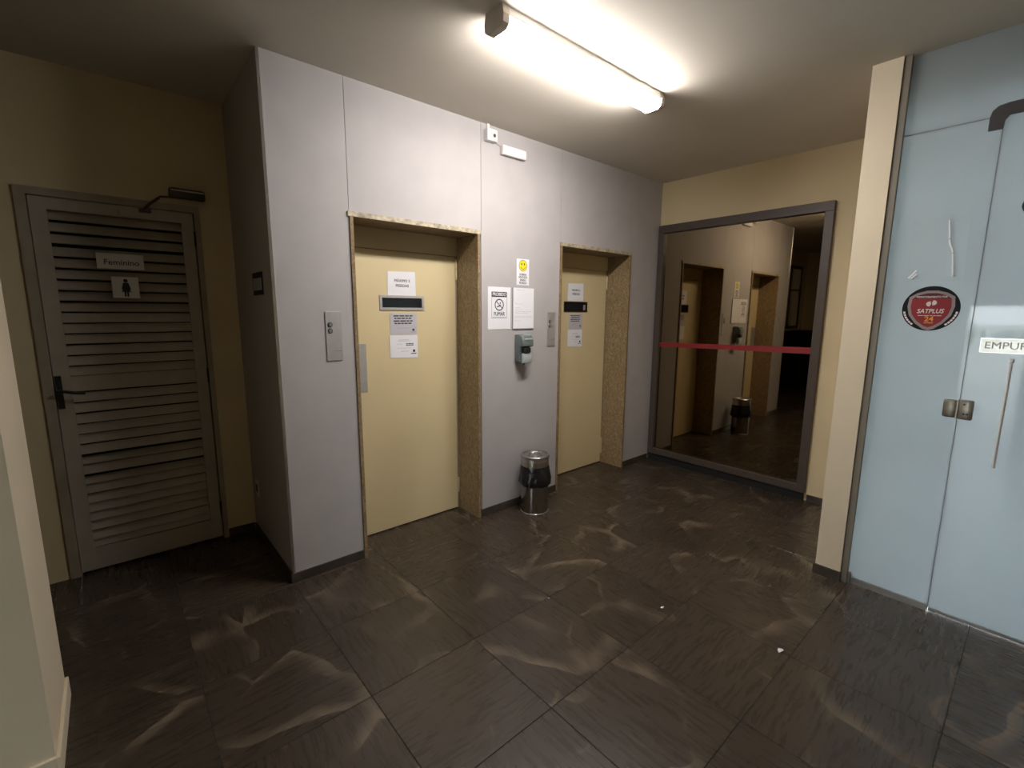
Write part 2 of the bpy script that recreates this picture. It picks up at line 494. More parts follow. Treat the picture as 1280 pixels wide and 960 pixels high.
# ------------------------------------------------------------------ lift wall: masonry core + laminate panels
E1 = (0.434, 1.372); E2 = (2.207, 3.197); HD = 2.15
PT = 0.012
m = MB()
m.box(0.012, E1[0], PT, 0.40, 0, H)
m.box(E1[1], E2[0], PT, 0.40, 0, H)
m.box(E2[1], XR, PT, 0.40, 0, H)
m.box(E1[0], E1[1], PT, 0.40, HD, H)
m.box(E2[0], E2[1], PT, 0.40, HD, H)
m.box(0.012, XR + 0.15, 0.40, 0.50, 0, H)
wall_n = m.build('wall_north', M['laminate'], None, kind='structure')
s_ = 0.0015
def panel(pieces):
    m = MB()
    for (x0, x1, z0, z1) in pieces: m.box(x0, x1, 0.0, PT, z0, z1)
    return m.build('panel', M['laminate'], wall_n)
panel([(0.012, E1[0] - s_, 0.058, H)])
panel([(E1[0] + s_, 1.389 - s_, HD + 0.001, H)])
panel([(1.389 + s_, E2[0] - 0.001, 0.058, H)])
panel([(E2[0] + 0.001, E2[1], HD + 0.001, H)])
panel([(E2[1] + 0.001, XR, 0.058, H)])
# joint shadows between panels come from the real gaps; corner profile:
m = MB()
m.prism([(-0.002, -0.002), (0.012, -0.004), (0.014, 0.0), (0.014, PT), (0.0, PT)], (0, 0, 0.058), (1, 0, 0), (0, 1, 0), (0, 0, 1), H - 0.058)
m.build('corner_profile', M['alu'], wall_n, label='bright aluminium corner strip')

# baseboard of the lift wall, in pieces between the openings
m = MB()
m.box(-0.010, E1[0] - 0.004, -0.010, PT, 0, 0.058)
bb_n = m.build('baseboard_north', M['base'], None, kind='structure')
for (x0, x1) in ((E1[1] + 0.006, E2[0] - 0.004), (E2[1] + 0.006, XR - 0.05)):
    B('baseboard_section', M['base'], bb_n, x0, x1, -0.010, PT, 0, 0.058)

# side of the lift block (faces the washroom door)
wall_w = B('wall_northwest', M['laminate_dark'], None, 0.0, 0.012, 0.012, YB, 0.058, H, kind='structure')
B('baseboard_northwest', M['base'], None, -0.010, 0.012, PT, YB - 0.012, 0, 0.058, kind='structure')

# washroom-door wall
DX0, DX1, DZ = -0.988, -0.175, 2.222
m = MB()
WZ0, WZ1, WX0, WX1 = 1.26, 2.57, -3.50, -1.95
m.box(WX1, DX0, YB, YB + 0.15, 0, H)
m.box(XW, WX0, YB, YB + 0.15, 0, H)
m.box(WX0, WX1, YB, YB + 0.15, 0, WZ0)
m.box(WX0, WX1, YB, YB + 0.15, WZ1, H)
m.box(DX1, 0.012, YB, YB + 0.15, 0, H)
m.box(DX0, DX1, YB, YB + 0.15, DZ, H)
m.build('wall_back', M['cream'], None, kind='structure')
B('baseboard_back', M['base'], None, DX1 + 0.002, -0.0105, YB - 0.012, YB, 0, 0.058, kind='structure')

# east wall (smoked mirror) and its return next to the glass
m = MB(); m.box(XR, XR + 0.15, -2.116, 0.012, 0, H)
wall_e = m.build('wall_east', M['cream'], None, kind='structure')
B('baseboard_east', M['base'], None, XR - 0.010, XR, -1.957, -1.545, 0, 0.058, kind='structure')
CX, CA, CB = 2.481, -1.957, -2.086
m = MB(); m.box(CX, XR + 0.15, CB, CA, 0, H)
m.build('wall_southeast', M['pale'], None, kind='structure')
m = MB(); m.box(CX - 0.010, CX, CB - 0.004, CA + 0.010, 0, 0.060)
m.build('baseboard_southeast', M['base'], None, kind='structure')

# west: thick wall end at the left of the picture, corridor behind it, lobby behind the camera
m = MB(); m.box(XW, -0.955, -0.70, -0.25, 0, H)
m.build('wall_southwest', M['pale'], None, kind='structure')
m = MB(); m.box(-0.955, -0.943, -0.712, -0.25, 0, 0.085, 0.002); m.box(XW, -0.955, -0.712, -0.70, 0, 0.085)
m.build('baseboard_southwest', M['pale'], None, kind='structure')
m = MB()
m.box(XW - 0.15, XW, -0.25, YB + 0.15, 0, H)
EY0, EY1, EZ = -2.56, -1.95, 1.70
m.box(XW - 0.15, XW, EY1, -0.25, 0, H)
m.box(XW - 0.15, XW, YS, EY0, 0, H)
m.box(XW - 0.15, XW, EY0, EY1, EZ, H)
m.build('wall_west', M['cream'], None, kind='structure')
B('wall_south', M['cream'], None, XW - 0.15, GX + 0.05, YS - 0.15, YS, 0, H, kind='structure')

# corridor window (seen only in the smoked mirror) and the dark dado below it
w1 = empty('window_1', ((WX0 + WX1) / 2, YB + 0.06, WZ0), 'dark framed misted window along the side corridor', None, None, 'structure')
m = MB()
for (a0, a1, b0, b1) in ((WX0, WX1, WZ0, WZ0 + 0.05), (WX0, WX1, WZ1 - 0.05, WZ1), (WX0, WX0 + 0.05, WZ0, WZ1), (WX1 - 0.05, WX1, WZ0, WZ1), (-2.90, -2.85, WZ0, WZ1), (-2.40, -2.35, WZ0, WZ1), (WX0, WX1, 2.05, 2.09)):
    m.box(a0, a1, YB + 0.03, YB + 0.09, b0, b1)
m.build('window_frame', M['closer'], w1)
for (a0, a1) in ((WX0 + .05, -2.90), (-2.85, -2.40), (-2.35, WX1 - .05)):
    for (b0, b1) in ((WZ0 + .05, 2.05), (2.09, WZ1 - .05)): B('pane', M['clearpane'], w1, a0, a1, YB + 0.055, YB + 0.065, b0, b1)
m = MB(); m.box(XW + 0.001, -1.62, YB - 0.022, YB - 0.0005, 0, WZ0 - 0.04)
m.build('trim_2', M['dado'], None, kind='structure')
m = MB(); m.box(XW + 0.0005, XW + 0.022, -0.249, YB - 0.0225, 0, WZ0 - 0.04)
m.build('trim_3', M['dado'], None, kind='structure')

# ------------------------------------------------------------------ washroom door
PY = Plane((0, YB, 0), (1, 0, 0), (0, -1, 0))
d1 = empty('door_1', ((DX0 + DX1) / 2, YB, 0), 'grey cream louvred washroom door', None, None, 'structure')
m = MB()
m.box(DX0, DX0 + 0.045, YB - 0.012, YB + 0.13, 0, DZ)
m.box(DX1 - 0.028, DX1, YB - 0.012, YB + 0.13, 0, DZ)
m.box(DX0 + 0.045, DX1 - 0.028, YB - 0.012, YB + 0.13, DZ - 0.04, DZ)
m.build('door_frame', M['frameold'], d1)
LX0, LX1 = DX0 + 0.049, DX1 - 0.036
LZ0, LZ1 = 0.016, DZ - 0.044
OX0, OX1, OZ0, OZ1 = LX0 + 0.068, LX1 - 0.062, 0.150, 2.115
m = MB()
y0, y1 = YB + 0.004, YB + 0.040
m.box(LX0, OX0, y0, y1, LZ0, LZ1); m.box(OX1, LX1, y0, y1, LZ0, LZ1)
m.box(OX0, OX1, y0, y1, LZ0, OZ0); m.box(OX0, OX1, y0, y1, OZ1, LZ1)
leaf = m.build('door_leaf', M['louvre'], d1)
zl = [2.125, 2.063, 2.001, 1.938, 1.870, 1.809, 1.748, 1.687, 1.628, 1.566, 1.503, 1.443, 1.383, 1.32, 1.259, 1.2, 1.108, 1.046, 0.984, 0.919, 0.858, 0.798, 0.734, 0.674, 0.611, 0.551, 0.492, 0.431, 0.375, 0.32, 0.261, 0.198]
for k, z in enumerate(zl):
    nz_ = zl[k + 1] if k + 1 < len(zl) else 0.152
    # tilted board: lower edge forward; the upper slats stand more open
    t = math.radians(52 if k < 9 else (66 if k < 22 else 60) + random.uniform(-3, 3))
    if k in (22, 24): t = math.radians(40)
    if k == 15: t = math.radians(84)
    w = 0.061 if k < 9 else 0.056
    if k == 15: w = 0.088
    zb = nz_ + 0.004
    fy = YB + 0.010
    dy, dz = math.cos(t) * w, math.sin(t) * w
    th = 0.007
    ny, nz2 = -math.sin(t) * th, math.cos(t) * th
    fy2, zb2 = fy, zb
    m = MB()
    pts = [(fy2, zb2), (fy2 - ny * 0, zb2), ]
    q = [(fy, zb), (fy + dy, zb + dz), (fy + dy - ny, zb + dz - nz2), (fy - ny, zb - nz2)]
    top = OZ1 + 0.0
    q = [(a, min(max(b, OZ0 - 0.0), top)) for a, b in q]
    m.prism(q, (OX0, 0, 0), (0, 1, 0), (0, 0, 1), (1, 0, 0), OX1 - OX0)
    m.build('slat', M['louvre'], leaf)
B('door_backing', M['rubber'], d1, DX0 + 0.046, DX1 - 0.029, YB + 0.10, YB + 0.125, 0.0, DZ - 0.042)  # added black sheet: keeps sky out and the slat gaps dark
# lever handle on a long plate
hd = MB(); PY.rect(hd, -0.936, -0.908, 1.020, 1.208, -0.004, 0.006)
hd.cyl(PY.P(-0.922, 1.125, 0.004), (0, -1, 0), 0.010, 0.045, 14)
h_ = hd.build('handle_plate', M['black'], d1)
MB().tube([PY.P(-0.925, 1.127, 0.049), PY.P(-0.90, 1.123, 0.052), PY.P(-0.86, 1.112, 0.052), PY.P(-0.815, 1.106, 0.048)], 0.0085, 10).build('lever', M['black'], h_, smooth=True)
for z in (0.18, 1.11, 1.98):
    MB().cyl((LX1 + 0.004, YB - 0.006, z), (0, 0, 1), 0.007, 0.09, 12).build('hinge', M['black'], d1, smooth=True)
# closer
m = MB(); m.box(-0.325, -0.140, YB - 0.062, YB - 0.012, 2.252, 2.312, 0.012, 2)
cl = m.build('closer_body', M['closer'], d1, smooth=True, label='dark door closer above the frame')
MB().box(-0.318, -0.148, YB - 0.0655, YB - 0.062, 2.292, 2.300).build('closer_trim', M['steeldull'], cl)
m = MB(); m.tube([(-0.30, YB - 0.045, 2.255), (-0.365, YB - 0.055, 2.248), (-0.375, YB - 0.058, 2.245)], 0.006); m.build('arm', M['closer'], cl)
m = MB(); m.tube([(-0.375, YB - 0.058, 2.240), (-0.42, YB - 0.03, 2.205), (-0.45, YB - 0.012, 2.170)], 0.008); m.build('arm', M['closer'], cl)
m = MB(); m.box(-0.475, -0.418, YB - 0.022, YB + 0.004, 2.152, 2.172, 0.003); m.build('arm_shoe', M['closer'], cl)
# small hook on the top rail
MB().box(-0.577, -0.567, YB - 0.006, YB + 0.004, 2.125, 2.152).build('coat_hook', M['frameold'], d1)

# signs on the louvred door (wall-facing plane)
def sign_plate(pl, name, a0, a1, b0, b1, mat, label, cat, c0=0.001, th=0.003, group=None):
    m = MB(); pl.rect(m, a0, a1, b0, b1, c0, c0 + th)
    return m.build(name, mat, None, label=label, cat=cat, group=group)

o = sign_plate(PY, 'door_sign', -0.694, -0.480, 1.815, 1.902, M['whiteplastic'], 'small white plate lettered Feminino on the louvred washroom door', 'sign', 0.0035, 0.003)
m = MB(); PY.text(m, 'Feminino', 0.044, -0.583, 1.851, 0.0068, bold=0.012, width=0.158); m.build('lettering', M['ink'], o, kind='stuff')
o = sign_plate(PY, 'pictogram_sign', -0.640, -0.516, 1.648, 1.770, M['whiteplastic'], 'small square plate with black woman figure on the louvred washroom door', 'sign', 0.0035, 0.003)
m = MB()
cx_, c0 = -0.576, 0.0066
PY.poly(m, disc_pts(cx_, 1.7485, 0.0105, 16), c0, c0 + 0.0004)
PY.poly(m, [(cx_ - 0.012, 1.737), (cx_ - 0.022, 1.699), (cx_ - 0.015, 1.697), (cx_ - 0.010, 1.712), (cx_ - 0.022, 1.684), (cx_ + 0.022, 1.684), (cx_ + 0.010, 1.712), (cx_ + 0.015, 1.697), (cx_ + 0.022, 1.699), (cx_ + 0.012, 1.737)], c0, c0 + 0.0004)
PY.rect(m, cx_ - 0.0105, cx_ - 0.0015, 1.656, 1.684, c0, c0 + 0.0004); PY.rect(m, cx_ + 0.0015, cx_ + 0.0105, 1.656, 1.684, c0, c0 + 0.0004)
m.build('figure', M['ink'], o, kind='stuff')

# ------------------------------------------------------------------ lift doors
DPY = 0.255
def lift_door(name, x0, x1, label, hz):
    d = empty(name, ((x0 + x1) / 2, 0.0, 0), label, None, None, 'structure')
    t = 0.020
    zt = HD - 0.028
    B('jamb', M['marble'], d, x0, x0 + t, -0.010, DPY + 0.03, 0, zt)
    B('jamb', M['marble'], d, x1 - t, x1, -0.010, DPY + 0.03, 0, zt)
    B('lintel', M['marblelit'], d, x0 - 0.010, x1 + 0.010, -0.012, PT - 0.0005, zt, HD)
    B('soffit', M['marble'], d, x0, x1, PT - 0.0005, DPY + 0.03, zt, HD - 0.0005)
    B('header_panel', M['headpaint'], d, x0 + t, x1 - t, DPY + 0.001, DPY + 0.03, 1.988, zt)
    a0, a1 = x0 + t + 0.003, x1 - t - 0.016
    leaf = B('door_leaf', M['doorpaint'], d, a0, a1, DPY, DPY + 0.028, 0.008, 1.984, 0.002)
    B('gap_strip', M['frameold'], d, a1 + 0.003, x1 - t, DPY + 0.008, DPY + 0.03, 0.0, 1.984)
    for (z0, z1) in hz:
        m = MB()
        m.cyl((a1 + 0.006, DPY - 0.004, z0), (0, 0, 1), 0.0075, (z1 - z0) * 0.49, 12)
        m.cyl((a1 + 0.006, DPY - 0.004, z0 + (z1 - z0) * 0.51), (0, 0, 1), 0.0075, (z1 - z0) * 0.49, 12)
        m.cyl((a1 + 0.006, DPY - 0.004, z0 - 0.012), (0, 0, 1), 0.006, 0.010, 12)
        m.build('hinge', M['doorpaint'], d, smooth=True)
    return d, leaf
d2, leaf2 = lift_door('door_2', E1[0], E1[1], 'cream steel lift door in beige marble surround, nearer the corner', ((0.15, 0.26), (1.83, 1.965)))
d3, leaf3 = lift_door('door_3', E2[0], E2[1], 'cream steel lift door in beige marble surround, beside the smoked mirror', ((0.11, 0.27), (1.82, 1.94)))
PD = Plane((0, DPY, 0), (1, 0, 0), (0, -1, 0))
def vision(leaf, a0, a1, b0, b1, rim, fm):
    m = MB()
    PD.rect(m, a0, a1, b0, b0 + rim, -0.002, 0.007); PD.rect(m, a0, a1, b1 - rim, b1, -0.002, 0.007)
    PD.rect(m, a0, a0 + rim, b0 + rim, b1 - rim, -0.002, 0.007); PD.rect(m, a1 - rim, a1, b0 + rim, b1 - rim, -0.002, 0.007)
    f = m.build('window_frame', fm, leaf)
    m = MB(); PD.rect(m, a0 + rim, a1 - rim, b0 + rim, b1 - rim, -0.002, 0.002); m.build('pane', M['pane'], f)
    return f
vision(leaf2, 0.721, 1.060, 1.588, 1.688, 0.017, M['steeldull'])
f3 = vision(leaf3, 2.543, 2.872, 1.584, 1.679, 0.008, M['black'])
# dark pull plate on the closing edge of door 2
m = MB(); PD.rect(m, 0.5 - 0.035, 0.612, 1.040, 1.364, 0.0, 0.004); m.build('pull_plate', M['steeldull'], leaf2, label='brushed metal pull plate')
m = MB(); PD.rect(m, 2.235, 2.262, 1.05, 1.36, 0.0, 0.004); m.build('pull_plate', M['steeldull'], leaf3)

def lift_papers(off, which):
    c = 0.0015
    # white A4 notice above the window
    q = off
    m = MB(); PD.poly(m, [(q[0], q[4]), (q[1], q[4]), (q[1] - 0.004, q[5] + 0.006), (q[0] + 0.004, q[5])], c, c + 0.0012)
    o = m.build('paper_notice', M['paper'], None, label='white paper notice MÁXIMO 3 PESSOAS above the window of the %s lift door' % which, cat='notice')
    ca = (q[0] + q[1]) / 2
    m = MB()
    PD.text(m, 'MÁXIMO 3', 0.026, ca + 0.003, q[4] + 0.100, c + 0.0016, bold=0.02, width=0.115)
    PD.text(m, 'PESSOAS', 0.026, ca + 0.003, q[4] + 0.066, c + 0.0016, bold=0.02, width=0.098)
    m.build('lettering', M['ink'], o, kind='stuff')
    # grey notice
    a0, a1 = q[2], q[3]
    m = MB(); PD.rect(m, a0, a1, 1.418, 1.565, c, c + 0.0012)
    o = m.build('grey_notice', M['papergrey'], None, label='grey paper notice with four dark lines below the window of the %s lift door' % which, cat='notice')
    m = MB()
    for k, b_ in enumerate((1.548, 1.531, 1.513, 1.496)): PD.words(m, a0 + 0.026 + 0.006 * (k % 2), a1 - 0.032 - 0.01 * (k % 2), b_, 0.0085, c + 0.0013, 4 + k % 2, k)
    PD.rect(m, a1 - 0.036, a1 - 0.020, 1.442, 1.458, c + 0.0013, c + 0.0016)
    m.build('printed_lines', M['ink'], o, kind='stuff')
    m = MB(); PD.words(m, a0 + 0.05, a1 - 0.06, 1.463, 0.003, c + 0.0013, 6, 9); PD.words(m, a1 - 0.05, a1 - 0.012, 1.434, 0.004, c + 0.0013, 2, 5)
    m.build('small_print', M['inkgrey'], o, kind='stuff')
    # lower white notice
    m = MB(); PD.poly(m, [(a0 - 0.006, 1.258), (a1 + 0.004, 1.250), (a1 + 0.004, 1.414), (a0 - 0.008, 1.416)], c, c + 0.0012)
    o = m.build('paper_notice', M['paper'], None, label='white paper notice with faint small print, lowest sheet on the %s lift door' % which, cat='notice')
    m = MB()
    PD.words(m, a0 + 0.06, a1 - 0.065, 1.380, 0.005, c + 0.0013, 3, 1); PD.words(m, a0 + 0.05, a1 - 0.055, 1.371, 0.003, c + 0.0013, 3, 2)
    PD.words(m, a0 + 0.045, a0 + 0.09, 1.350, 0.003, c + 0.0013, 2, 3); PD.words(m, a0 + 0.05, a1 - 0.05, 1.322, 0.003, c + 0.0013, 5, 4)
    PD.words(m, a0 + 0.075, a1 - 0.07, 1.300, 0.004, c + 0.0013, 2, 4)
    m.build('small_print', M['inkfaint'], o, kind='stuff')
    m = MB(); PD.rect(m, a1 - 0.036, a1 - 0.018, 1.291, 1.309, c + 0.0013, c + 0.0016); PD.words(m, a1 - 0.05, a1 - 0.008, 1.281, 0.006, c + 0.0013, 2, 7)
    PD.words(m, a1 - 0.09, a1 - 0.03, 1.352, 0.006, c + 0.0013, 3, 8); PD.words(m, a1 - 0.09, a1 - 0.03, 1.342, 0.006, c + 0.0013, 3, 11)
    m.build('printed_mark', M['ink'], o, kind='stuff')
lift_papers((0.781, 0.998, 0.793, 0.998, 1.688, 1.848), 'nearer')
lift_papers((2.591, 2.815, 2.612, 2.806, 1.684, 1.846), 'farther')
m = MB(); PD.rect(m, 2.815, 2.845, 1.600, 1.650, 0.0025, 0.0045); m.build('tag', M['sgrey'], f3)

# ------------------------------------------------------------------ lift wall fittings
PN = Plane((0, 0, 0), (1, 0, 0), (0, -1, 0))
def call_panel(a0, a1, b0, b1, ba, bbs, label):
    m = MB(); m.box(a0, a1, -0.007, 0.0, b0, b1, 0.002)
    o = m.build('call_panel', M['steeldull'], None, label=label, cat='call panel')
    for bz in bbs:
        m = MB(); m.cyl(PN.P(ba, bz, 0.005), (0, -1, 0), 0.0145, 0.003, 20); r_ = m.build('button', M['black'], o, smooth=True)
        m = MB(); m.cyl(PN.P(ba, bz, 0.008), (0, -1, 0), 0.0105, 0.006, 20, 0.009); m.build('button_cap', M['steel'], r_, smooth=True, label='shiny steel button cap')
    for (sa, sb) in ((a0 + 0.028, b1 - 0.024), (a1 - 0.020, b1 - 0.024), (a0 + 0.028, b0 + 0.024), (a1 - 0.020, b0 + 0.024)):
        m = MB(); m.cyl(PN.P(sa, sb, 0.007), (0, -1, 0), 0.004, 0.0012, 10); m.build('screw', M['alu'], o)
    m = MB(); PN.rect(m, (a0 + a1) / 2 - 0.002, a1 - 0.008, b0 + 0.055, b0 + 0.0565, 0.007, 0.0074); m.build('engraved_line', M['ink'], o)
    return o
call_panel(0.264, 0.357, 1.292, 1.576, 0.289, (1.501, 1.466), 'steel lift call panel with two buttons, left of the nearer lift')
call_panel(2.070, 2.161, 1.299, 1.581, 2.094, (1.503, 1.468), 'steel lift call panel with two buttons, left of the farther lift')

# no-smoking notice
a0, a1, b0, b1 = 1.448, 1.668, 1.450, 1.764
o = sign_plate(PN, 'no_smoking_sign', a0, a1, b0, b1, M['paper'], 'white paper sign PROIBIDO FUMAR with a crossed out cigarette', 'sign', 0.0008, 0.0015)
c = 0.0024
m = MB()
A0, A1, B0, B1 = 1.482, 1.630, 1.532, 1.728
PN.rect(m, A0, A1, 1.690, B1, c, c + 0.0003)
for (p0, p1, q0, q1) in ((A0, A0 + 0.002, B0, 1.690), (A1 - 0.002, A1, B0, 1.690), (A0, A1, B0, B0 + 0.002)): PN.rect(m, p0, p1, q0, q1, c, c + 0.0003)
cc = ((A0 + A1) / 2, 1.632)
ring(PN, m, cc[0], cc[1], 0.036, 0.044, c, c + 0.0003)
r45 = math.radians(-42)
def rotrect(pl, m, ca, cb, w, h, rot, c0, c1):
    cr, sr = math.cos(rot), math.sin(rot)
    pl.poly(m, [(ca + x * cr - y * sr, cb + x * sr + y * cr) for x, y in ((-w, -h), (w, -h), (w, h), (-w, h))], c0, c1)
rotrect(PN, m, cc[0], cc[1], 0.038, 0.0032, r45, c + 0.0002, c + 0.0005)
rotrect(PN, m, cc[0] - 0.003, cc[1] - 0.009, 0.020, 0.0042, 0.35, c, c + 0.0003)
PN.poly(m, [(cc[0] + 0.006, cc[1] + 0.004), (cc[0] + 0.016, cc[1] + 0.012), (cc[0] + 0.012, cc[1] + 0.022), (cc[0] + 0.004, cc[1] + 0.014)], c, c + 0.0003)
PN.text(m, 'FUMAR', 0.040, cc[0], 1.564, c + 0.0003, bold=0.02, width=0.104)
PN.words(m, A0 + 0.01, A1 - 0.01, 1.541, 0.003, c, 6, 3)
m.build('printed_symbol', M['ink'], o, kind='stuff')
m = MB(); PN.text(m, 'PROIBIDO', 0.034, cc[0], 1.709, c + 0.0008, bold=0.02, width=0.128); m.build('white_lettering', M['paper'], o, kind='stuff')

# plain notice in a thin board
m = MB(); m.box(1.685, 1.907, -0.009, -0.0005, 1.447, 1.764, 0.001)
o = m.build('notice_board', M['inkgrey'], None, label='white typed notice on a thin dark backing beside the no smoking sign', cat='notice')
m = MB(); PN.rect(m, 1.690, 1.905, 1.453, 1.764, 0.009, 0.0098); pg = m.build('paper_sheet', M['paper'], o)
m = MB()
for k, (u0, u1, b_) in enumerate(((.03, .12, .30), (.015, .03, .205), (.015, .10, .195), (.02, .07, .165), (.02, .09, .15), (.02, .19, .135), (.02, .15, .125), (.015, .19, .10), (.015, .20, .09), (.015, .08, .065))):
    PN.words(m, 1.69 + u0, 1.69 + u1, 1.447 + b_, 0.0028, 0.0098, max(1, int((u1 - u0) / .025)), k)
m.build('typed_lines', M['inkfaint'], pg, kind='stuff')

# smiley notice
o = sign_plate(PN, 'smiley_sign', 1.728, 1.857, 1.786, 1.984, M['paper'], 'white and yellow sign with a smiling face, SORRIA VOCÊ ESTÁ SENDO FILMADO', 'sign', 0.0008, 0.0015)
m = MB(); PN.poly(m, disc_pts(1.7925, 1.934, 0.0425, 32), c, c + 0.0002); m.build('yellow_face', M['yellow'], o)
m = MB(); sc_ = (1.7925, 1.934)
ring(PN, m, sc_[0], sc_[1], 0.0405, 0.0430, c + 0.0003, c + 0.0006)
for s2 in (-1, 1): PN.poly(m, disc_pts(sc_[0] + s2 * 0.014, sc_[1] + 0.011, 0.0055, 14, 0.0085), c + 0.0003, c + 0.0006)
for k in range(10):
    t0, t1 = math.radians(205 + 13 * k), math.radians(205 + 13 * (k + 1))
    PN.poly(m, [(sc_[0] + r * math.cos(t), sc_[1] + r * math.sin(t)) for r, t in ((0.024, t0), (0.028, t0), (0.028, t1), (0.024, t1))], c + 0.0003, c + 0.0006)
for k, (tx, w) in enumerate((('SORRIA', 0.072), ('VOCÊ ESTÁ', 0.088), ('SENDO', 0.060), ('FILMADO', 0.076))):
    PN.text(m, tx, 0.0225, 1.7925, 1.866 - k * 0.0215, c + 0.0004, bold=0.02, width=w)
m.build('lettering', M['ink'], o, kind='stuff')

# soap dispenser
sd = empty('soap_dispenser', (1.77, -0.0006, 1.18), 'grey plastic soap dispenser on the wall between the two lifts', 'dispenser')
m = MB()
prof = [(0.0, 0.0), (0.0, 0.215), (0.045, 0.218), (0.082, 0.205), (0.098, 0.175), (0.102, 0.125), (0.060, 0.118), (0.060, 0.0)]
m.prism([(p[0], p[1]) for p in prof], (1.712, -0.0008, 1.192), (0, -1, 0), (0, 0, 1), (1, 0, 0), 0.114)
bmesh.ops.recalc_face_normals(m.bm, faces=m.bm.faces)
bmesh.ops.bevel(m.bm, geom=list(m.bm.edges), offset=0.008, segments=3, profile=0.5, affect='EDGES')
m.build('housing', M['soap'], sd, smooth=True)
m = MB(); m.box(1.726, 1.818, -0.090, -0.062, 1.186, 1.262, 0.008, 2); m.build('push_lever', M['soaplight'], sd, smooth=True, label='pale push lever')
m = MB(); m.box(1.735, 1.80, -0.0985, -0.064, 1.268, 1.305, 0.004, 1); m.build('level_window', M['black'], sd, label='dark level window')
for zz, yy in ((1.402, -0.072), (1.372, -0.096)):
    m = MB(); m.box(1.735, 1.812, yy - 0.006, yy + 0.006, zz - 0.006, zz + 0.006, 0.004, 2); m.build('rib', M['soaplight'], sd, smooth=True)
m = MB(); m.box(1.755, 1.775, -0.060, -0.040, 1.172, 1.192, 0.003); m.build('nozzle', M['soap'], sd)

# junction box with conduit, and emergency light bar
jb = empty('junction_box', (1.46, -0.0006, 2.745), 'small white wall socket box under the ceiling with a conduit stub', 'socket')
m = MB(); m.box(1.418, 1.506, -0.042, -0.0006, 2.752, 2.830, 0.003); m.build('box', M['whiteplastic'], jb)
m = MB(); m.box(1.450, 1.500, -0.046, -0.042, 2.760, 2.815, 0.001); m.build('face_plate', M['whiteplastic'], jb)
m = MB(); m.cyl((1.475, -0.046, 2.788), (0, -1, 0), 0.012, 0.002, 16); m.build('socket', M['darkhole'], jb, label='dark socket hole')
m = MB(); m.box(1.436, 1.456, -0.014, -0.0006, 2.830, H - 0.0005); m.build('conduit', M['whiteplastic'], jb)
em = empty('emergency_light', (1.68, -0.0006, 2.69), 'slim white emergency light bar on the lift wall under the ceiling', 'light')
m = MB(); m.box(1.562, 1.788, -0.034, -0.0006, 2.692, 2.756, 0.005, 2); m.build('housing', M['whiteplastic'], em, smooth=True)
m = MB(); m.box(1.570, 1.780, -0.038, -0.034, 2.700, 2.748, 0.0015); m.build('lens', M['paper'], em)
m = MB(); m.tube([(1.506, -0.004, 2.765), (1.535, -0.004, 2.757), (1.5625, -0.004, 2.745)], 0.0025); m.build('cable', M['inkgrey'], em)

# small sign + socket on the dark side of the lift block (faces west)
PX = Plane((0, 0, 0), (0, -1, 0), (-1, 0, 0))
o = sign_plate(PX, 'dark_plaque', -0.405, -0.185, 1.668, 1.796, M['sblack'], 'small black plaque with a grey centre on the dark side of the lift block', 'sign', 0.0006, 0.004)
m = MB(); PX.rect(m, -0.392, -0.198, 1.695, 1.764, 0.0046, 0.005); m.build('plaque_centre', M['inkgrey'], o)
o = sign_plate(PX, 'wall_outlet', -0.775, -0.705, 0.305, 0.42, M['whiteplastic'], 'white outlet plate low on the dark side of the lift block', 'outlet', 0.0006, 0.006)
m = MB(); PX.rect(m, -0.765, -0.715, 0.335, 0.39, 0.0066, 0.0076); m.build('outlet_face', M['darkhole'], o)

# ------------------------------------------------------------------ trash can
tx, ty = 1.783, -0.176
tc_ = empty('trash_can', (tx, ty, 0), 'round steel waste bin with black liner and ashtray lid between the lifts', 'bin')
MB().lathe([(0.109, 0.006), (0.109, 0.30), (0.107, 0.33), (0.101, 0.33), (0.101, 0.012), (0.02, 0.012)], tx, ty, 48).build('body', M['binsteel'], tc_, smooth=True)
MB().lathe([(0.108, 0.0), (0.113, 0.002), (0.113, 0.009), (0.1095, 0.011), (0.107, 0.010)], tx, ty, 48).build('base_ring', M['alu'], tc_, smooth=True)
rnd = random.Random(3)
ph = [rnd.uniform(0, 6.28) for _ in range(8)]
def wob(i, t):
    k = (0, 0.5, 0.9, 1, 0.8, 0.4, 0.1, 0)[min(i, 7)]
    return k * (0.004 * math.sin(5 * t + ph[i % 8]) + 0.0035 * math.sin(11 * t + ph[(i + 3) % 8]) + 0.004 * math.cos(t + 0.9))
MB().lathe([(0.1105, 0.240), (0.118, 0.226), (0.127, 0.242), (0.129, 0.268), (0.124, 0.30), (0.119, 0.34), (0.1145, 0.372), (0.1120, 0.382)], tx, ty, 64, wob).build('bin_liner', M['bag'], tc_, smooth=True)
lid = MB().lathe([(0.1095, 0.384), (0.1095, 0.452), (0.114, 0.456), (0.117, 0.462), (0.117, 0.468), (0.112, 0.472), (0.098, 0.470), (0.094, 0.462), (0.070, 0.459), (0.0, 0.459)], tx, ty, 48).build('ashtray_lid', M['steel'], tc_, smooth=True)
m = MB().lathe([(0.110, 0.425), (0.1108, 0.427), (0.1108, 0.431), (0.110, 0.433)], tx, ty, 48); m.build('lid_band', M['alu'], lid, smooth=True)
m = MB()
for k in range(7):
    q = math.radians(k * 25.7)
    m.cyl((tx + 0.05 * math.cos(q * 2), ty + 0.05 * math.sin(q * 2), 0.4592), (0, 0, 1), 0.006, 0.002, 10)
m.build('ashtray_hole', M['black'], lid, kind='stuff')

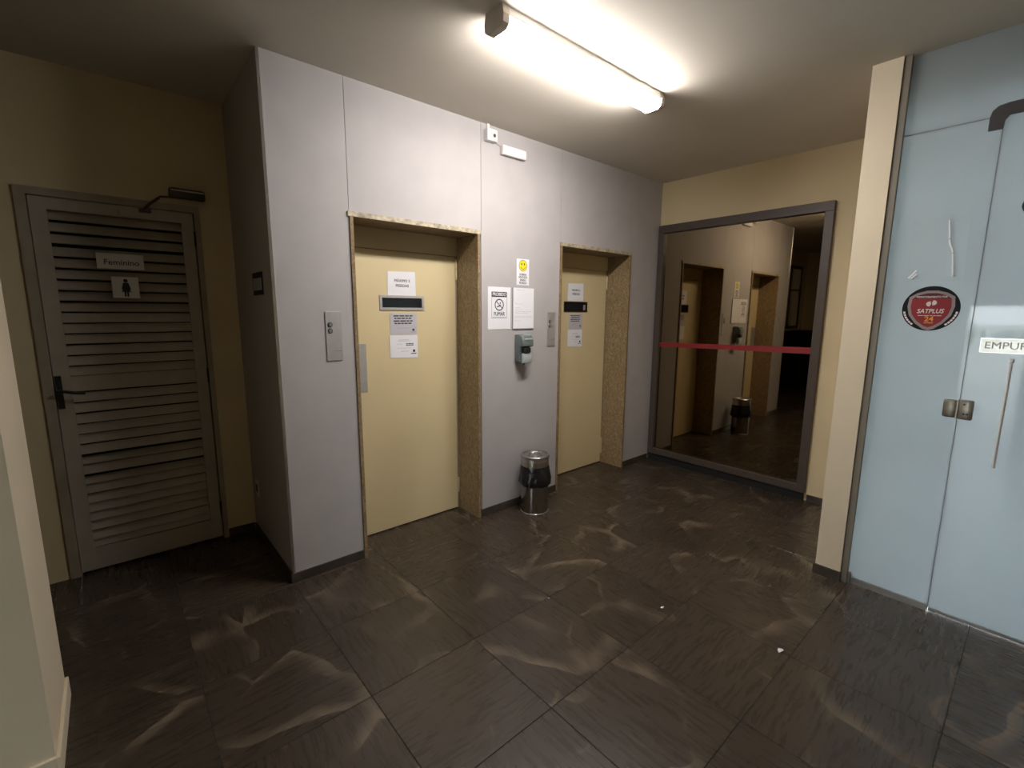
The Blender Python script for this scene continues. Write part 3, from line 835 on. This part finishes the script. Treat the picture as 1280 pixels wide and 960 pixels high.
# ------------------------------------------------------------------ smoked mirror
mi = empty('mirror', (XR, -0.767, 0.07), 'tall smoked mirror in a bronze aluminium frame with a red stripe', 'mirror')
MY0, MY1, MZ0, MZ1 = -1.532, -0.010, 0.075, 2.448
fx0, fx1 = XR - 0.045, XR - 0.0005
w = 0.062
B('frame_bar', M['bronze'], mi, fx0, fx1, MY0, MY1, MZ1 - 0.075, MZ1, 0.002)
B('frame_bar', M['bronze'], mi, fx0, fx1, MY0, MY1, MZ0, MZ0 + 0.062, 0.002)
B('frame_bar', M['bronze'], mi, fx0, fx1, MY0, MY0 + w, MZ0 + 0.062, MZ1 - 0.075, 0.002)
B('frame_bar', M['bronze'], mi, fx0, fx1, MY1 - w, MY1, MZ0 + 0.062, MZ1 - 0.075, 0.002)
B('plinth', M['rubber'], mi, XR - 0.03, XR - 0.0005, MY0 + 0.01, MY1, 0.0, MZ0)
gl = B('smoked_glass', M['mirror'], mi, XR - 0.012, XR - 0.006, MY0 + w, MY1 - w, MZ0 + 0.062, MZ1 - 0.075)
m = MB(); yy0, yy1 = MY0 + w, MY1 - w
m.prism([(-yy1, 1.232), (-yy0, 1.252), (-yy0, 1.306), (-yy1, 1.274)], (XR - 0.0135, 0, 0), (0, -1, 0), (0, 0, 1), (1, 0, 0), 0.0012)
m.build('red_stripe', M['red'], gl, label='red safety stripe')

# ------------------------------------------------------------------ glass partition
PG = Plane((GX - 0.005, 0, 0), (0, -1, 0), (-1, 0, 0))
gx0, gx1 = GX - 0.005, GX + 0.005
TZ = 2.487
SEAM = -2.478
gp = empty('window_2', (GX, -3.8, 0), 'frosted blue glass partition with transom and side panels', None, None, 'structure')
B('transom_pane', M['film'], gp, gx0, gx1, -3.40, CB - 0.001, TZ + 0.003, H - 0.001)
B('transom_pane', M['film'], gp, gx0, gx1, YS + 0.001, -3.403, TZ + 0.003, H - 0.001)
B('side_pane', M['film'], gp, gx0, gx1, SEAM + 0.0015, CB - 0.001, 0.010, TZ - 0.002)
B('seal', M['seal'], gp, GX - 0.004, GX + 0.004, YS + 0.001, CB - 0.001, TZ - 0.002, TZ + 0.003)
B('seal', M['seal'], gp, GX - 0.004, GX + 0.004, SEAM - 0.0015, SEAM + 0.0015, 0.0, TZ - 0.002)
B('side_pane', M['film'], gp, gx0, gx1, YS + 0.001, -4.312, 0.010, TZ - 0.002)
m = MB(); m.box(GX - 0.016, GX + 0.016, SEAM + 0.003, -2.1185, 0, 0.009); m.box(GX - 0.016, GX - 0.0055, SEAM + 0.003, -2.1185, 0.009, 0.036); m.box(GX + 0.0055, GX + 0.016, SEAM + 0.003, CB - 0.001, 0.009, 0.036)
m.build('floor_channel', M['alu'], gp)
m = MB(); m.box(GX - 0.016, GX + 0.016, YS + 0.001, -4.312, 0, 0.009)
m.build('floor_channel', M['alu'], gp)
B('wall_channel', M['channel'], gp, CX + 0.008, GX - 0.0052, -2.118, CB - 0.0005, 0.0, H - 0.001)
B('channel_stop', M['brasshinge'], gp, GX - 0.030, GX - 0.0165, -2.136, -2.1185, 0.0, 0.07, 0.002)

d4 = empty('door_4', (GX, -2.93, 0), 'frosted blue glass push door', None, None, 'structure')
SG0, SG1, SH0, SH1 = -2.742, -2.518, 1.402, 1.470      # cut-out added so outside light brightens the push sign
m = MB()
oy = (-3.392, SEAM - 0.0015); oz = (0.020, TZ - 0.003)
ring_o = [(oy[0], oz[0]), (oy[1], oz[0]), (oy[1], oz[1]), (oy[0], oz[1])]
ring_i = [(SG0, SH0), (SG1, SH0), (SG1, SH1), (SG0, SH1)]
V = {(w_, x_): [m.bm.verts.new((x_, a, z)) for a, z in r_] for w_, r_ in (('o', ring_o), ('i', ring_i)) for x_ in (gx0, gx1)}
for k in range(4):
    n_ = (k + 1) % 4
    for x_ in (gx0, gx1): m.bm.faces.new((V['o', x_][k], V['o', x_][n_], V['i', x_][n_], V['i', x_][k]))
    for w_ in 'oi': m.bm.faces.new((V[w_, gx0][k], V[w_, gx0][n_], V[w_, gx1][n_], V[w_, gx1][k]))
dl = m.build('glass_leaf', M['filmdoor'], d4)
B('bottom_rail', M['alu'], d4, gx0 - 0.004, gx1 + 0.004, -3.392, SEAM - 0.004, 0.004, 0.020)
d5 = empty('door_5', (GX, -3.85, 0), 'second frosted glass door leaf', None, None, 'structure')
B('glass_leaf', M['filmdoor'], d5, gx0, gx1, -4.308, -3.397, 0.020, TZ - 0.003)
B('bottom_rail', M['alu'], d5, gx0 - 0.004, gx1 + 0.004, -4.308, -3.397, 0.004, 0.020)
# L-shaped patch fitting
m = MB()
L_ = [(2.430, 2.428), (2.478, 2.428), (2.482, 2.466), (2.495, 2.484), (2.66, 2.484), (2.66, 2.536), (2.49, 2.536), (2.455, 2.530), (2.436, 2.512), (2.430, 2.485)]
PG.poly(m, L_, 0.0005, 0.016)
m.build('patch_fitting', M['patch'], d4, label='graphite L shaped corner fitting')
m = MB(); m.cyl(PG.P(2.622, 2.075, 0.0003), (-1, 0, 0), 0.043, 0.014, 28, 0.038); m.build('round_fitting', M['black'], d4, smooth=True, label='black round fitting')
m = MB(); m.box(GX - 0.019, GX - 0.0055, -2.471, -2.420, 1.066, 1.158, 0.008, 2); m.box(GX - 0.0235, GX - 0.0055, -2.4755, -2.4705, 1.062, 1.160)
hg = m.build('hinge', M['brasshinge'], d4, smooth=True, label='tarnished metal glass hinge')
m = MB(); m.box(GX - 0.026, GX - 0.0055, -2.532, -2.477, 1.062, 1.162, 0.008, 2); hl = m.build('hinge_plate', M['brasshinge'], hg, smooth=True)
for (hy, hz_) in ((-2.498, 1.140), (-2.50, 1.092), (-2.512, 1.092)):
    m = MB(); m.cyl((GX - 0.026, hy, hz_), (-1, 0, 0), 0.005, 0.0015, 12); m.build('hinge_screw', M['closer'], hg)
# slim pull bar
m = MB(); m.tube([(GX - 0.040, -2.632, 0.85), (GX - 0.040, -2.632, 1.365)], 0.006, 12)
hb = m.build('pull_bar', M['whiteplastic'], d4, smooth=True, label='slim pale vertical pull bar')
for z in (0.87, 1.35):
    m = MB(); m.cyl((GX - 0.0052, -2.632, z), (-1, 0, 0), 0.005, 0.036, 10); m.build('standoff', M['alu'], hb)
m = MB(); m.cyl((GX - 0.040, -2.632, 1.364), (0, 0, 1), 0.0095, 0.014, 14); m.build('end_knob', M['signwhite'], hb)

# push sign
o = sign_plate(PG, 'push_sign', 2.5185, 2.7415, 1.4025, 1.4695, M['signfilm'], 'white strip sign EMPURRE on the frosted glass door', 'sign', -0.008, 0.0095)
m = MB(); PG.text(m, 'EMPURRE', 0.046, 2.630, 1.436, 0.0028, bold=0.006, width=0.192); m.build('lettering', M['inkgrey'], o, kind='stuff')

# round security sticker
sa, sb, R_ = 2.316, 1.612, 0.113
m = MB(); PG.poly(m, disc_pts(sa, sb, R_, 56), 0.0004, 0.0010)
st = m.build('round_sticker', M['sblack'], None, label='round black and maroon security sticker with a shield on the frosted side panel', cat='sticker')
def shield(k, dx=0.0, dy=0.0):
    pts = [(-0.088, 0.058), (-0.060, 0.078), (-0.022, 0.090), (0.022, 0.090), (0.060, 0.078), (0.088, 0.058), (0.092, 0.01), (0.082, -0.035), (0.055, -0.075), (0.022, -0.103), (0.0, -0.111), (-0.022, -0.103), (-0.055, -0.075), (-0.082, -0.035), (-0.092, 0.01)]
    return [(sa + p[0] * k + dx, sb + p[1] * k + dy) for p in pts]
m = MB(); PG.poly(m, shield(1.0), 0.0011, 0.0014); m.build('shield_border', M['sgrey'], st)
m = MB(); PG.poly(m, shield(0.86, 0, 0.0), 0.0015, 0.0018); m.build('shield_field', M['maroon'], st)
m = MB(); PG.poly(m, [p for p in shield(0.86) if p[1] > sb + 0.04] , 0.0019, 0.0021); m.build('shield_top', M['maroondark'], st)
m = MB()
PG.text(m, 'MONITORAMENTO POR', 0.013, sa, sb + 0.058, 0.0024, bold=0.02, width=0.118)
PG.text(m, 'SATPLUS', 0.031, sa, sb - 0.014, 0.0022, bold=0.02, width=0.104, shear=0.2)
PG.words(m, sa - 0.046, sa + 0.046, sb - 0.036, 0.003, 0.0020, 5, 2)
# two-drop emblem
for s2 in (1, -1):
    pts = []
    for k in range(11):
        t = math.radians(80 + 20 * k); pts.append((0.0125 * math.cos(t) - 0.008, 0.0125 * math.sin(t) - 0.003))
    pts += [(-0.001, -0.001), (-0.004, 0.004), (-0.004, 0.014)]
    PG.poly(m, [(sa + 0.002 + s2 * p[0], sb + 0.026 + s2 * p[1]) for p in pts], 0.0020, 0.0023)
for side in (-1, 1):
    for k in range(6):
        t = math.radians(192 + 7.5 * k) if side < 0 else math.radians(348 - 7.5 * k)
        rotrect(PG, m, sa + 0.1035 * math.cos(t), sb + 0.1035 * math.sin(t), 0.0055, 0.004, t + math.pi / 2, 0.0011, 0.0014)
m.build('pale_lettering', M['pink'], st, kind='stuff')
m = MB(); PG.text(m, '24', 0.036, sa, sb - 0.054, 0.0022, bold=0.02, width=0.034); PG.words(m, sa - 0.018, sa + 0.018, sb - 0.073, 0.004, 0.0020, 2, 1)
m.build('orange_number', M['orange'], st, kind='stuff')

# clear plastic sleeve taped to the side panel (wrinkled)
bm = bmesh.new(); nx, nz_ = 14, 18
grid = {}
for i in range(nx + 1):
    for k in range(nz_ + 1):
        u, v = i / nx, k / nz_
        a = 2.205 + u * (2.424 - 2.205) - 0.006 * v
        bz = 1.747 + v * 0.318
        edge = min(u, 1 - u, v, 1 - v) * 4
        edge = min(1, edge)
        cz = 0.0012 + 0.006 * edge * (math.exp(-((u - 0.62 - 0.25 * (0.5 - v)) / 0.09) ** 2) + 0.9 * math.exp(-((u - 0.18 - 0.5 * (v - 0.12)) / 0.10) ** 2) * max(0, 1 - v * 2.2)) + 0.0012 * math.sin(9 * u + 5 * v) * edge + 0.001 * edge
        grid[i, k] = bm.verts.new(PG.P(a, bz, cz))
for i in range(nx):
    for k in range(nz_): bm.faces.new((grid[i, k], grid[i + 1, k], grid[i + 1, k + 1], grid[i, k + 1]))
m = MB(); m.bm.free(); m.bm = bm
sl = m.build('plastic_sleeve', M['sleeve'], None, smooth=True, label='clear wrinkled plastic sleeve above the round sticker on the glass', cat='sleeve')

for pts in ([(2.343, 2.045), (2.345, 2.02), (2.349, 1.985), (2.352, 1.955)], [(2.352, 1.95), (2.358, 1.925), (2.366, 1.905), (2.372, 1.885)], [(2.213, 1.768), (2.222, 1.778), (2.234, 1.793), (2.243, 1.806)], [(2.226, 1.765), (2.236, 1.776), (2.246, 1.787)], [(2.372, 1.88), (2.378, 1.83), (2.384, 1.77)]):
    m = MB(); m.tube([PG.P(a, b_, 0.0085) for a, b_ in pts], 0.0042, 8); m.build('crease_highlight', M['crease_highlight'], sl, smooth=True)  # whitish strips stand in for bright reflections along the wrinkles

# ------------------------------------------------------------------ ceiling lamp
lx0, lx1, ly = 0.735, 1.915, -1.005
lm = empty('fluorescent_lamp', ((lx0 + lx1) / 2, ly, H), 'lit fluorescent batten lamp on the ceiling in front of the lifts', 'lamp')
def bar(x0, x1, pts):
    m = MB(); m.prism(pts, (x0, ly, 0), (0, 1, 0), (0, 0, 1), (1, 0, 0), x1 - x0)
    return m
cap = [(-0.056, H - 0.0005), (0.056, H - 0.0005), (0.066, H - 0.042), (0.062, H - 0.074), (0.042, H - 0.090), (-0.042, H - 0.090), (-0.062, H - 0.074), (-0.066, H - 0.042)]
bar(lx0 + 0.002, lx1 - 0.002, [(-0.052, H - 0.0005), (0.052, H - 0.0005), (0.061, H - 0.042), (-0.061, H - 0.042)]).build('lamp_body', M['whiteplastic'], lm)
bar(lx0 + 0.002, lx1 - 0.002, [(-0.0615, H - 0.043), (0.0615, H - 0.043), (0.0615, H - 0.062), (0.040, H - 0.085), (-0.040, H - 0.085), (-0.0615, H - 0.062)]).build('diffuser', M['lampglow'], lm)
bar(lx0 - 0.036, lx0, cap).build('end_cap', M['endcap'], lm)
bar(lx1, lx1 + 0.030, cap).build('end_cap', M['endcap'], lm)

# ------------------------------------------------------------------ floor litter
def scrap(px, py, s, label, seed):
    rnd = random.Random(seed)
    m = MB(); n = 6
    bm = m.bm
    vs2 = [bm.verts.new((px + s * rnd.uniform(0.6, 1.2) * math.cos(k * 1.05), py + 0.6 * s * rnd.uniform(0.6, 1.2) * math.sin(k * 1.05), 0.0006 + rnd.uniform(0, 0.5) * s)) for k in range(n)]
    top = bm.verts.new((px, py, 0.6 * s)); bot = bm.verts.new((px, py, 0.0004))
    for k in range(n):
        bm.faces.new((vs2[k], vs2[(k + 1) % n], top)); bm.faces.new((vs2[(k + 1) % n], vs2[k], bot))
    m.build('paper_scrap', M['paper'], None, label=label, cat='litter')
scrap(1.444, -1.538, 0.015, 'small white paper scrap on the floor, nearer the middle of the lobby', 1)
scrap(1.579, -2.078, 0.020, 'largest white paper scrap on the floor, nearest the frosted glass', 2)
scrap(1.036, -1.078, 0.008, 'tiny pale crumb on the floor in front of the waste bin', 3)

# ------------------------------------------------------------------ outside the entrance (west)
B('shade_beam', M['pale'], None, GX + 0.22, GX + 0.42, YS, CB - 0.002, 2.60, H, kind='structure')  # unseen beam added outside to darken the top of the glass
B('pavement', M['concrete'], None, 4.0, 16, -14, 6, -0.10, -0.012, kind='structure')
B('ground', M['concrete'], None, -18, XW - 0.2, -14, 6, -0.10, -0.012, kind='structure')
bl = empty('balustrade', (-9.0, -3, 0), 'white masonry balustrade outside, reflected in the glass door', 'balustrade')
B('plinth', M['whitewash'], bl, -9.1, -8.9, -9, 3, -0.012, 0.80)
B('bottom_rail', M['whitewash'], bl, -9.14, -8.86, -9, 3, 0.80, 0.88)
B('top_rail', M['whitewash'], bl, -9.14, -8.86, -9, 3, 1.26, 1.36)
me_b = None
for k in range(60):
    if me_b is None:
        o = MB().lathe([(0.06, 0.88), (0.035, 0.93), (0.07, 1.02), (0.035, 1.16), (0.06, 1.26)], -9.0, -8.9 + k * 0.2, 10).build('baluster', M['whitewash'], bl, smooth=True)
        me_b = o.data; base = Vector(o.location)
    else:
        o2 = o.copy(); COL.objects.link(o2); o2.location = base + Vector((0, k * 0.2, 0))
rnd = random.Random(5)
m = MB()
for k in range(60):
    bmesh.ops.create_icosphere(m.bm, subdivisions=1, radius=rnd.uniform(0.25, 0.45), matrix=Matrix.Translation((-10.6 + rnd.uniform(-0.3, 0.3), -9 + k * 0.2, rnd.uniform(0.3, 1.5))))
m.build('hedge', M['leafgreen'], None, label='clipped green hedge behind the white balustrade', cat='hedge', kind='stuff')
